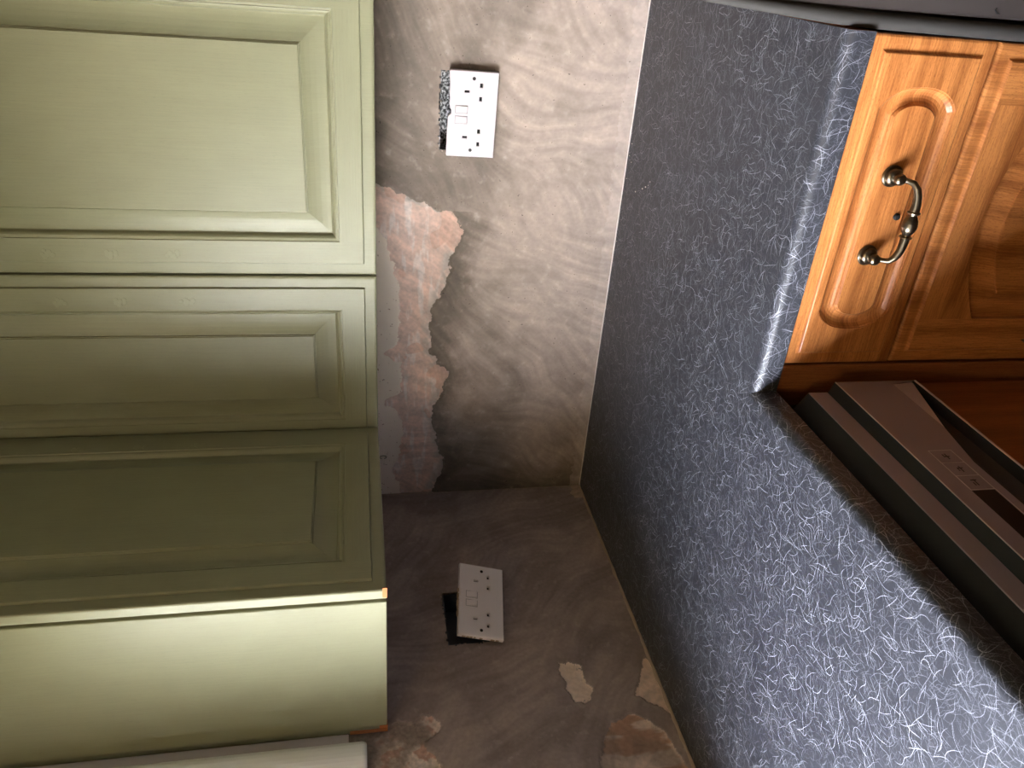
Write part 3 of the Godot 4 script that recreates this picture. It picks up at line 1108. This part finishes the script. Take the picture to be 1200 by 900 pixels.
func build_handle(dr: Node3D) -> void:
	# aged brass bail handle, in the drawer's frame (world minus (0.659, 0.7125, 0.620))
	var o := Vector3(0.659, 0.7125, 0.620)
	var h := Node3D.new()
	h.name = "handle"
	dr.add_child(h)
	var prof := [Vector2(0.0120, -0.001), Vector2(0.0128, 0.0010), Vector2(0.0126, 0.0024), Vector2(0.0112, 0.0032), Vector2(0.0098, 0.0034), Vector2(0.0096, 0.0048), Vector2(0.0100, 0.0060), Vector2(0.0094, 0.0076), Vector2(0.0078, 0.0090), Vector2(0.0056, 0.0098), Vector2(0.0046, 0.0112), Vector2(0.0046, 0.0126), Vector2(0.0058, 0.0140), Vector2(0.0066, 0.0158), Vector2(0.0068, 0.0176), Vector2(0.0060, 0.0200), Vector2(0.0042, 0.0216), Vector2(0.0, 0.0222)]
	for x in [0.906, 0.810]:
		var b := mb()
		b.lathe(prof, Vector3(x, 0.7955, 0.620) - o, Vector3(0, 0, 1), 24)
		obj("rosette", b, M.brass, h)
	var pts := [Vector3(0.9055, 0.7925, 0.634), Vector3(0.9055, 0.7865, 0.6400), Vector3(0.9040, 0.7825, 0.6455), Vector3(0.8985, 0.7790, 0.6490), Vector3(0.8905, 0.7765, 0.6505), Vector3(0.8810, 0.7755, 0.6510), Vector3(0.8740, 0.7755, 0.6510)]
	var rad := [0.0030, 0.0026, 0.0030, 0.0034, 0.0038, 0.0043, 0.0046]
	var cx := 0.858
	var full := []
	var fr := []
	for i in pts.size():
		full.append(pts[i] - o)
		fr.append(rad[i] * 1.2)
	var t := mb()
	t.tube(full, fr, 16)
	full = []
	fr = []
	for i in range(pts.size() - 1, -1, -1):
		var p: Vector3 = pts[i]
		full.append(Vector3(2 * cx - p.x, p.y, p.z) - o)
		fr.append(rad[i] * 1.2)
	t.tube(full, fr, 16)
	# flared ring, swollen middle, flared ring
	var mid := [Vector2(0, -0.0162), Vector2(0.0060, -0.0160), Vector2(0.0074, -0.0150), Vector2(0.0072, -0.0138), Vector2(0.0050, -0.0126), Vector2(0.0048, -0.0112), Vector2(0.0062, -0.0090), Vector2(0.0078, -0.0060), Vector2(0.0088, -0.0025), Vector2(0.0089, 0.0), Vector2(0.0088, 0.0025), Vector2(0.0078, 0.0060), Vector2(0.0062, 0.0090), Vector2(0.0048, 0.0112), Vector2(0.0050, 0.0126), Vector2(0.0072, 0.0138), Vector2(0.0074, 0.0150), Vector2(0.0060, 0.0160), Vector2(0, 0.0162)]
	t.lathe(mid, Vector3(cx, 0.7756, 0.6512) - o, Vector3(1, 0, 0), 22)
	obj("bail", t, M.brass, h)
	var s := mb()
	s.lathe([Vector2(0.0042, -0.001), Vector2(0.0042, 0.002), Vector2(0.0030, 0.004), Vector2(0, 0.0044)], Vector3(0.858, 0.772, 0.6195) - o, Vector3(0, 0, 1), 14)
	obj("bump_stop", s, M.black, h)


func build_dishwasher() -> void:
	var z0 := 0.6505
	var z1 := 1.250
	var root := thing("dishwasher", "semi-integrated dishwasher with grey control panel under the left worktop", "dishwasher", Vector3(0, 0, 0))
	var b := mb()
	b.box(Vector3(0.03, 0.10, z0 + 0.004), Vector3(0.590, 0.862, z1))
	obj("body", b, M.dark_trim, root)
	b = mb()
	b.quad_out(Vector3(0.592, 0.8655, z0), Vector3(0.592, 0.8655, z1), Vector3(0.6345, 0.8395, z1), Vector3(0.6345, 0.8395, z0), Vector3(1, 1, 0))
	b.quad_out(Vector3(0.592, 0.8655, z0), Vector3(0.6345, 0.8395, z0), Vector3(0.6345, 0.812, z0), Vector3(0.592, 0.80, z0), Vector3(0, 0, -1))
	obj("top_slope", b, M.black, root)
	b = mb(2)
	b.box(Vector3(0.61, 0.8125, z0), Vector3(0.6355, 0.8395, z1), 0.0008)
	obj("upper_trim", b, M.steel, root)
	b = mb(2)
	b.quad_out(Vector3(0.632, 0.8125, z0), Vector3(0.632, 0.8125, z1), Vector3(0.6495, 0.8065, z1), Vector3(0.6495, 0.8065, z0), Vector3(1, 1, 0))
	obj("bevel", b, M.dark_trim, root)

	# control panel, its lower edge cut up over the handle recess
	var x := 0.650
	var ytop := 0.806
	var yl := 0.6935
	var yc := 0.7285
	var zc := 0.762
	var yr := 0.742
	var zr := 0.83
	b = mb(2)
	var fo := Vector3(1, 0, 0)
	b.quad_out(Vector3(x, ytop, z0), Vector3(x, ytop, z1), Vector3(x, yr, z1), Vector3(x, yr, zr), fo)
	b.quad_out(Vector3(x, ytop, z0), Vector3(x, yr, zr), Vector3(x, yc, zc), Vector3(x, yc, z0 + 0.009), fo)
	b.tri_out(Vector3(x, ytop, z0), Vector3(x, yc, z0 + 0.009), Vector3(x, yl, z0), fo)
	b.quad_out(Vector3(x, ytop, z0), Vector3(x, yl, z0), Vector3(x - 0.05, yl, z0), Vector3(x - 0.05, ytop, z0), Vector3(0, 0, -1))
	b.quad_out(Vector3(x, yr, zr), Vector3(x, yr, z1), Vector3(x - 0.03, yr, z1), Vector3(x - 0.03, yr, zr), Vector3(0, -1, 0))
	obj("control_panel", b, M.steel, root)
	b = mb(2)
	b.tri_out(Vector3(x, yc, z0 + 0.009), Vector3(x, yc, zc), Vector3(x - 0.003, yl, z0), fo)
	obj("recess_corner_lit", b, M.steel_pale, root)  # paler colour paints this facet as if it caught the light
	b = mb(2)
	# hollow behind the lower edge
	var pf := [Vector2(x, yl), Vector2(x - 0.012, yl + 0.004), Vector2(x - 0.020, yl + 0.016), Vector2(x - 0.022, yl + 0.032), Vector2(x - 0.018, yl + 0.052)]
	for i in pf.size() - 1:
		b.quad_out(Vector3(pf[i].x, pf[i].y, z0), Vector3(pf[i].x, pf[i].y, z1), Vector3(pf[i + 1].x, pf[i + 1].y, z1), Vector3(pf[i + 1].x, pf[i + 1].y, z0), Vector3(1, 0.5, 0))
	obj("handle_recess", b, M.dark_trim, root)
	b = mb(2)
	b.box(Vector3(x - 0.012, yl - 0.004, z0), Vector3(x + 0.0006, yl, z1), 0.0006)
	obj("recess_lip", b, M.steel_pale, root)
	b = mb(2)
	b.box(Vector3(x - 0.0006, ytop - 0.0008, z0), Vector3(x + 0.0004, ytop + 0.0002, z1))
	obj("panel_edge", b, M.steel_pale, root)

	# three marked buttons and a dark display
	var k := 0.00035
	var ya := 0.7825
	var yd := 0.7540
	var zs := [0.8065, 0.8300, 0.8535, 0.8775]
	for i in 3:
		var bt := mb(2)
		for yy in [ya, yd]:
			bt.box(Vector3(x - 0.0002, yy - k, zs[i]), Vector3(x + 0.0004, yy + k, zs[i + 1]))
		for zz in [zs[i], zs[i + 1]]:
			bt.box(Vector3(x - 0.0002, yd, zz - k), Vector3(x + 0.0004, ya, zz + k))
		var o := obj("button", bt, M.steel_pale, root)
		var g := mb(2)
		var zc2: float = (zs[i] + zs[i + 1]) / 2
		g.box(Vector3(x - 0.0002, 0.7665, zc2 - 0.005), Vector3(x + 0.0003, 0.7676, zc2 + 0.005))
		g.box(Vector3(x - 0.0002, 0.7640, zc2 - 0.0005 - i * 0.002), Vector3(x + 0.0003, 0.7710, zc2 + 0.0008 - i * 0.002))
		g.box(Vector3(x - 0.0002, 0.7700, zc2 - 0.004 + i * 0.002), Vector3(x + 0.0003, 0.7710, zc2 + 0.001 + i * 0.002))
		obj("symbol", g, M.glyph, o)
	b = mb(2)
	b.box(Vector3(x - 0.001, 0.7555, 0.8790), Vector3(x + 0.0003, 0.7825, 1.10))
	obj("display", b, M.black_gloss, root)
	b = mb(2)
	b.box(Vector3(x - 0.0002, 0.7532, 0.8775), Vector3(x + 0.0004, 0.7540, 1.10))
	obj("display_edge", b, M.steel_pale, root)
	b = mb(1, Vector2(0.61, 0.11))
	b.box(Vector3(0.60, 0.115, 0.626), Vector3(0.632, 0.688, z1), 0.0015)
	var dd := obj("decor_door", b, M.oak_dark, root)
	dd.set_meta("label", "dark oak door panel below the grey control panel")
	b = mb(2)
	b.box(Vector3(0.3, 0.0, z0), Vector3(0.56, 0.0995, z1))
	obj("plinth", b, M.oak_dark, root)


func build_panel() -> void:
	var root := thing("upright_panel", "dark taupe upright panel with a rounded edge bead, beside the worktop end", "panel", Vector3(0, 0, 0))
	var b := mb()
	var pts := [Vector3(1.0625, 0.0, 0.612), Vector3(1.0625, 0.55, 0.612), Vector3(1.0625, 0.71, 0.612), Vector3(1.0645, 0.86, 0.612), Vector3(1.0665, 0.92, 0.612), Vector3(1.0715, 1.0, 0.612), Vector3(1.0770, 1.08, 0.612), Vector3(1.0775, 1.2, 0.612), Vector3(1.0775, 2.3, 0.612)]
	b.tube(pts, [0.0085, 0.0085, 0.0085, 0.0085, 0.008, 0.0065, 0.005, 0.005, 0.005], 14)
	obj("edge_bead", b, M.taupe_pale, root)
	b = mb()
	b.box(Vector3(1.0745, 0, 0.20), Vector3(1.62, 2.3, 0.614), 0.002)
	obj("panel_board", b, M.taupe, root)
	b = mb()
	b.tube([Vector3(1.0795, 0.723, 0.6142), Vector3(1.0800, 0.728, 0.6152), Vector3(1.0830, 0.731, 0.6154), Vector3(1.0850, 0.729, 0.6142)], [0.0004, 0.0008, 0.0008, 0.0004], 6)
	obj("loose_fibre", b, M.black, root)


func build_sockets() -> void:
	# upright socket on the back wall, pulled a little off its box
	var bx := thing("back_box", "shiny galvanised metal back box behind the upright socket", "back box", Vector3(0.839, 1.2165, 0.0005))
	back_box(bx, 0.134, 0.076, 0.046, M.galv)
	var s := double_socket("double_socket", "white double socket with a broken top edge, upright beside the bare pink plaster", M.plastic, true)
	s.transform = Transform3D(Basis.from_euler(Vector3(-0.02, 0.0, -0.012)), Vector3(0.8383, 1.2003, 0.020))
	# rough packing of old filler still on the plate's back
	var f := mb()
	f.box(Vector3(-0.040, -0.030, -0.0165), Vector3(0.060, 0.022, -0.0092), 0.004)
	obj("moulded_back", f, M.plastic_dull, s)

	# socket hanging out of the left wall
	var by := thing("back_box", "dark open back box in the left wall behind the tilted socket", "back box", Vector3(0.0005, 1.213, 0.386))
	by.rotation.y = PI / 2
	back_box(by, 0.124, 0.086, 0.046, M.galv_dark)
	var t := double_socket("double_socket", "white double socket hanging tilted out of its open box on the left wall", M.plastic_dull, false)
	var ba := Basis(Vector3(0.2558, -0.1221, -0.9590), Vector3(0.2459, 0.9676, -0.0576), Vector3(0.9349, -0.2210, 0.2775)).orthonormalized()
	t.transform = Transform3D(ba, Vector3(0.0477, 1.1915, 0.3903))
	f = mb()
	f.box(Vector3(-0.055, -0.026, -0.020), Vector3(0.055, 0.026, -0.0092), 0.004)
	obj("moulded_back", f, M.plastic_dull, t)
	# crusts of plaster on its upper edge and end
	var rng := RandomNumberGenerator.new()
	rng.seed = 5
	var cr := mb()
	for i in 26:
		var x := rng.randf_range(-0.042, 0.018)
		var r := rng.randf_range(0.0010, 0.0026)
		cr.box(Vector3(x - r * 1.4, 0.0425, -0.0085), Vector3(x + r * 1.4, 0.0432 + r, -0.0030 + rng.randf() * 0.001), r * 0.5)
	for i in 10:
		var y := rng.randf_range(-0.036, 0.034)
		var r := rng.randf_range(0.0008, 0.0016)
		cr.box(Vector3(-0.0732 - r * 0.6, y - r * 2, -0.0075), Vector3(-0.0728, y + r * 2, -0.0040), r * 0.3)
	obj("plaster_crust", cr, M.sealant_old, t)
	# cables from the box to the socket
	for k in 3:
		var w := mb()
		var e := t.transform * Vector3(-0.02 + 0.018 * k, -0.004, -0.019)
		var st := Vector3(-0.040, 1.212 + 0.006 * k, 0.365 + 0.012 * k)
		w.tube([st, st.lerp(e, 0.35) + Vector3(0, -0.012, 0), st.lerp(e, 0.7) + Vector3(0, -0.010, 0), e], [0.0016, 0.0016, 0.0016, 0.0016], 8)
		tag(obj("cable", w, [M.cable_brown, M.cable_blue, M.cable_green][k]), ["brown insulated wire inside the open back box, behind the tilted socket", "blue insulated wire inside the open back box, behind the tilted socket", "green insulated wire inside the open back box, behind the tilted socket"][k], "wire", "wires behind the tilted socket")


func build_small() -> void:
	var rng := RandomNumberGenerator.new()
	rng.seed = 9
	# line of sealant where the worktop meets the back wall
	var b := mb()
	var pts := []
	var rad := []
	for i in 90:
		var x := 0.006 + i * 0.0118
		pts.append(Vector3(x, 0.9005, 0.0052 + rng.randf_range(-0.0004, 0.0004)))
		rad.append(0.0018 * rng.randf_range(0.5, 1.15))
	b.tube(pts, rad, 6)
	tag(obj("sealant_line", b, M.sealant), "thin white line of old sealant between worktop and back wall", "sealant")
	b = mb()
	pts = []
	rad = []
	for i in 70:
		var z := 0.010 + i * 0.0118
		pts.append(Vector3(0.0052 + rng.randf_range(-0.0008, 0.001), 0.9015, z))
		rad.append(0.0034 * rng.randf_range(0.55, 1.25))
	b.tube(pts, rad, 7)
	tag(obj("sealant_line", b, M.sealant_old), "ragged grey-brown line of old sealant along the left wall", "sealant")

	# white trunking beside the end panel, and the painted strip behind it
	var t := thing("trunking", "white plastic upright trunking with rounded lower end, on the left wall by the cabinet", "trunking", Vector3(0, 1.404, 0))
	b = mb()
	var l := []
	var sec := func(y, inset):
		var r: float = 0.019 - inset
		var p := PackedVector3Array()
		var z0: float = 0.640 + inset
		var z1: float = 0.686 - inset
		var x1: float = 0.036 - inset
		for c in [[Vector2(0.0005, z1), 0], [Vector2(x1 - r, z1 - r), 1], [Vector2(x1 - r, z0 + r), 2], [Vector2(0.0005, z0), 0]]:
			if c[1] == 0:
				p.append(Vector3(c[0].x, y, c[0].y))
			else:
				for k in 6:
					var a: float = (PI / 2 - PI / 2 * k / 5.0) if c[1] == 1 else (-PI / 2 * k / 5.0)
					p.append(Vector3(c[0].x + r * cos(a), y, c[0].y + r * sin(a)))
		return p
	l = [sec.call(0.0, 0.005), sec.call(0.0012, 0.0022), sec.call(0.004, 0.0006), sec.call(0.007, 0.0), sec.call(0.9, 0.0)]
	for i in l.size() - 1:
		for k in l[i].size() - 1:
			b.quad_out(l[i][k], l[i][k + 1], l[i + 1][k + 1], l[i + 1][k], (l[i][k] + l[i][k + 1]) * 0.5 - Vector3(0.008, l[i][k].y + (0.004 if i < 2 else 0.0), 0.6675))
	for k in range(1, l[0].size() - 1):
		b.tri_out(l[0][0], l[0][k], l[0][k + 1], Vector3.DOWN)
	obj("cover", b, M.upvc, t)
	b = mb()
	b.box(Vector3(0.0005, 1.432, 0.6112), Vector3(0.0045, 2.40, 0.644), 0.0008)
	tag(obj("filler_strip", b, M.lilac), "pale lilac painted strip between the cabinet end panel and the white trunking", "strip")

	# little wire loop under the corner cabinet
	b = mb()
	var ring := []
	var rr := []
	for i in 15:
		var a := TAU * i / 16.0 + 0.4
		ring.append(Vector3(0.302, 1.3690 + 0.0058 * sin(a) - 0.0030, 0.283 + 0.0045 * cos(a)))
		rr.append(0.0007)
	b.tube(ring, rr, 6)
	tag(obj("wire_hook", b, M.wire), "tiny wire loop sticking out under the shaded corner cabinet door", "hook")

	# plaster crumbs on the worktop
	b = mb()
	for p in [Vector2(0.727, 0.077), Vector2(0.763, 0.141), Vector2(0.755, 0.135), Vector2(0.769, 0.031), Vector2(0.749, 0.124), Vector2(0.777, 0.016), Vector2(0.742, 0.110), Vector2(0.80, 0.02), Vector2(0.61, 0.015), Vector2(0.735, 0.018)]:
		var r := rng.randf_range(0.0006, 0.0012)
		b.box(Vector3(p.x - r, 0.9, p.y - r), Vector3(p.x + r, 0.9 + r * 1.3, p.y + r), r * 0.5)
	var cb := obj("plaster_crumbs", b, M.crumb)
	tag(cb, "white plaster crumbs scattered on the worktop below the upright socket", "crumbs")
	cb.set_meta("kind", "stuff")
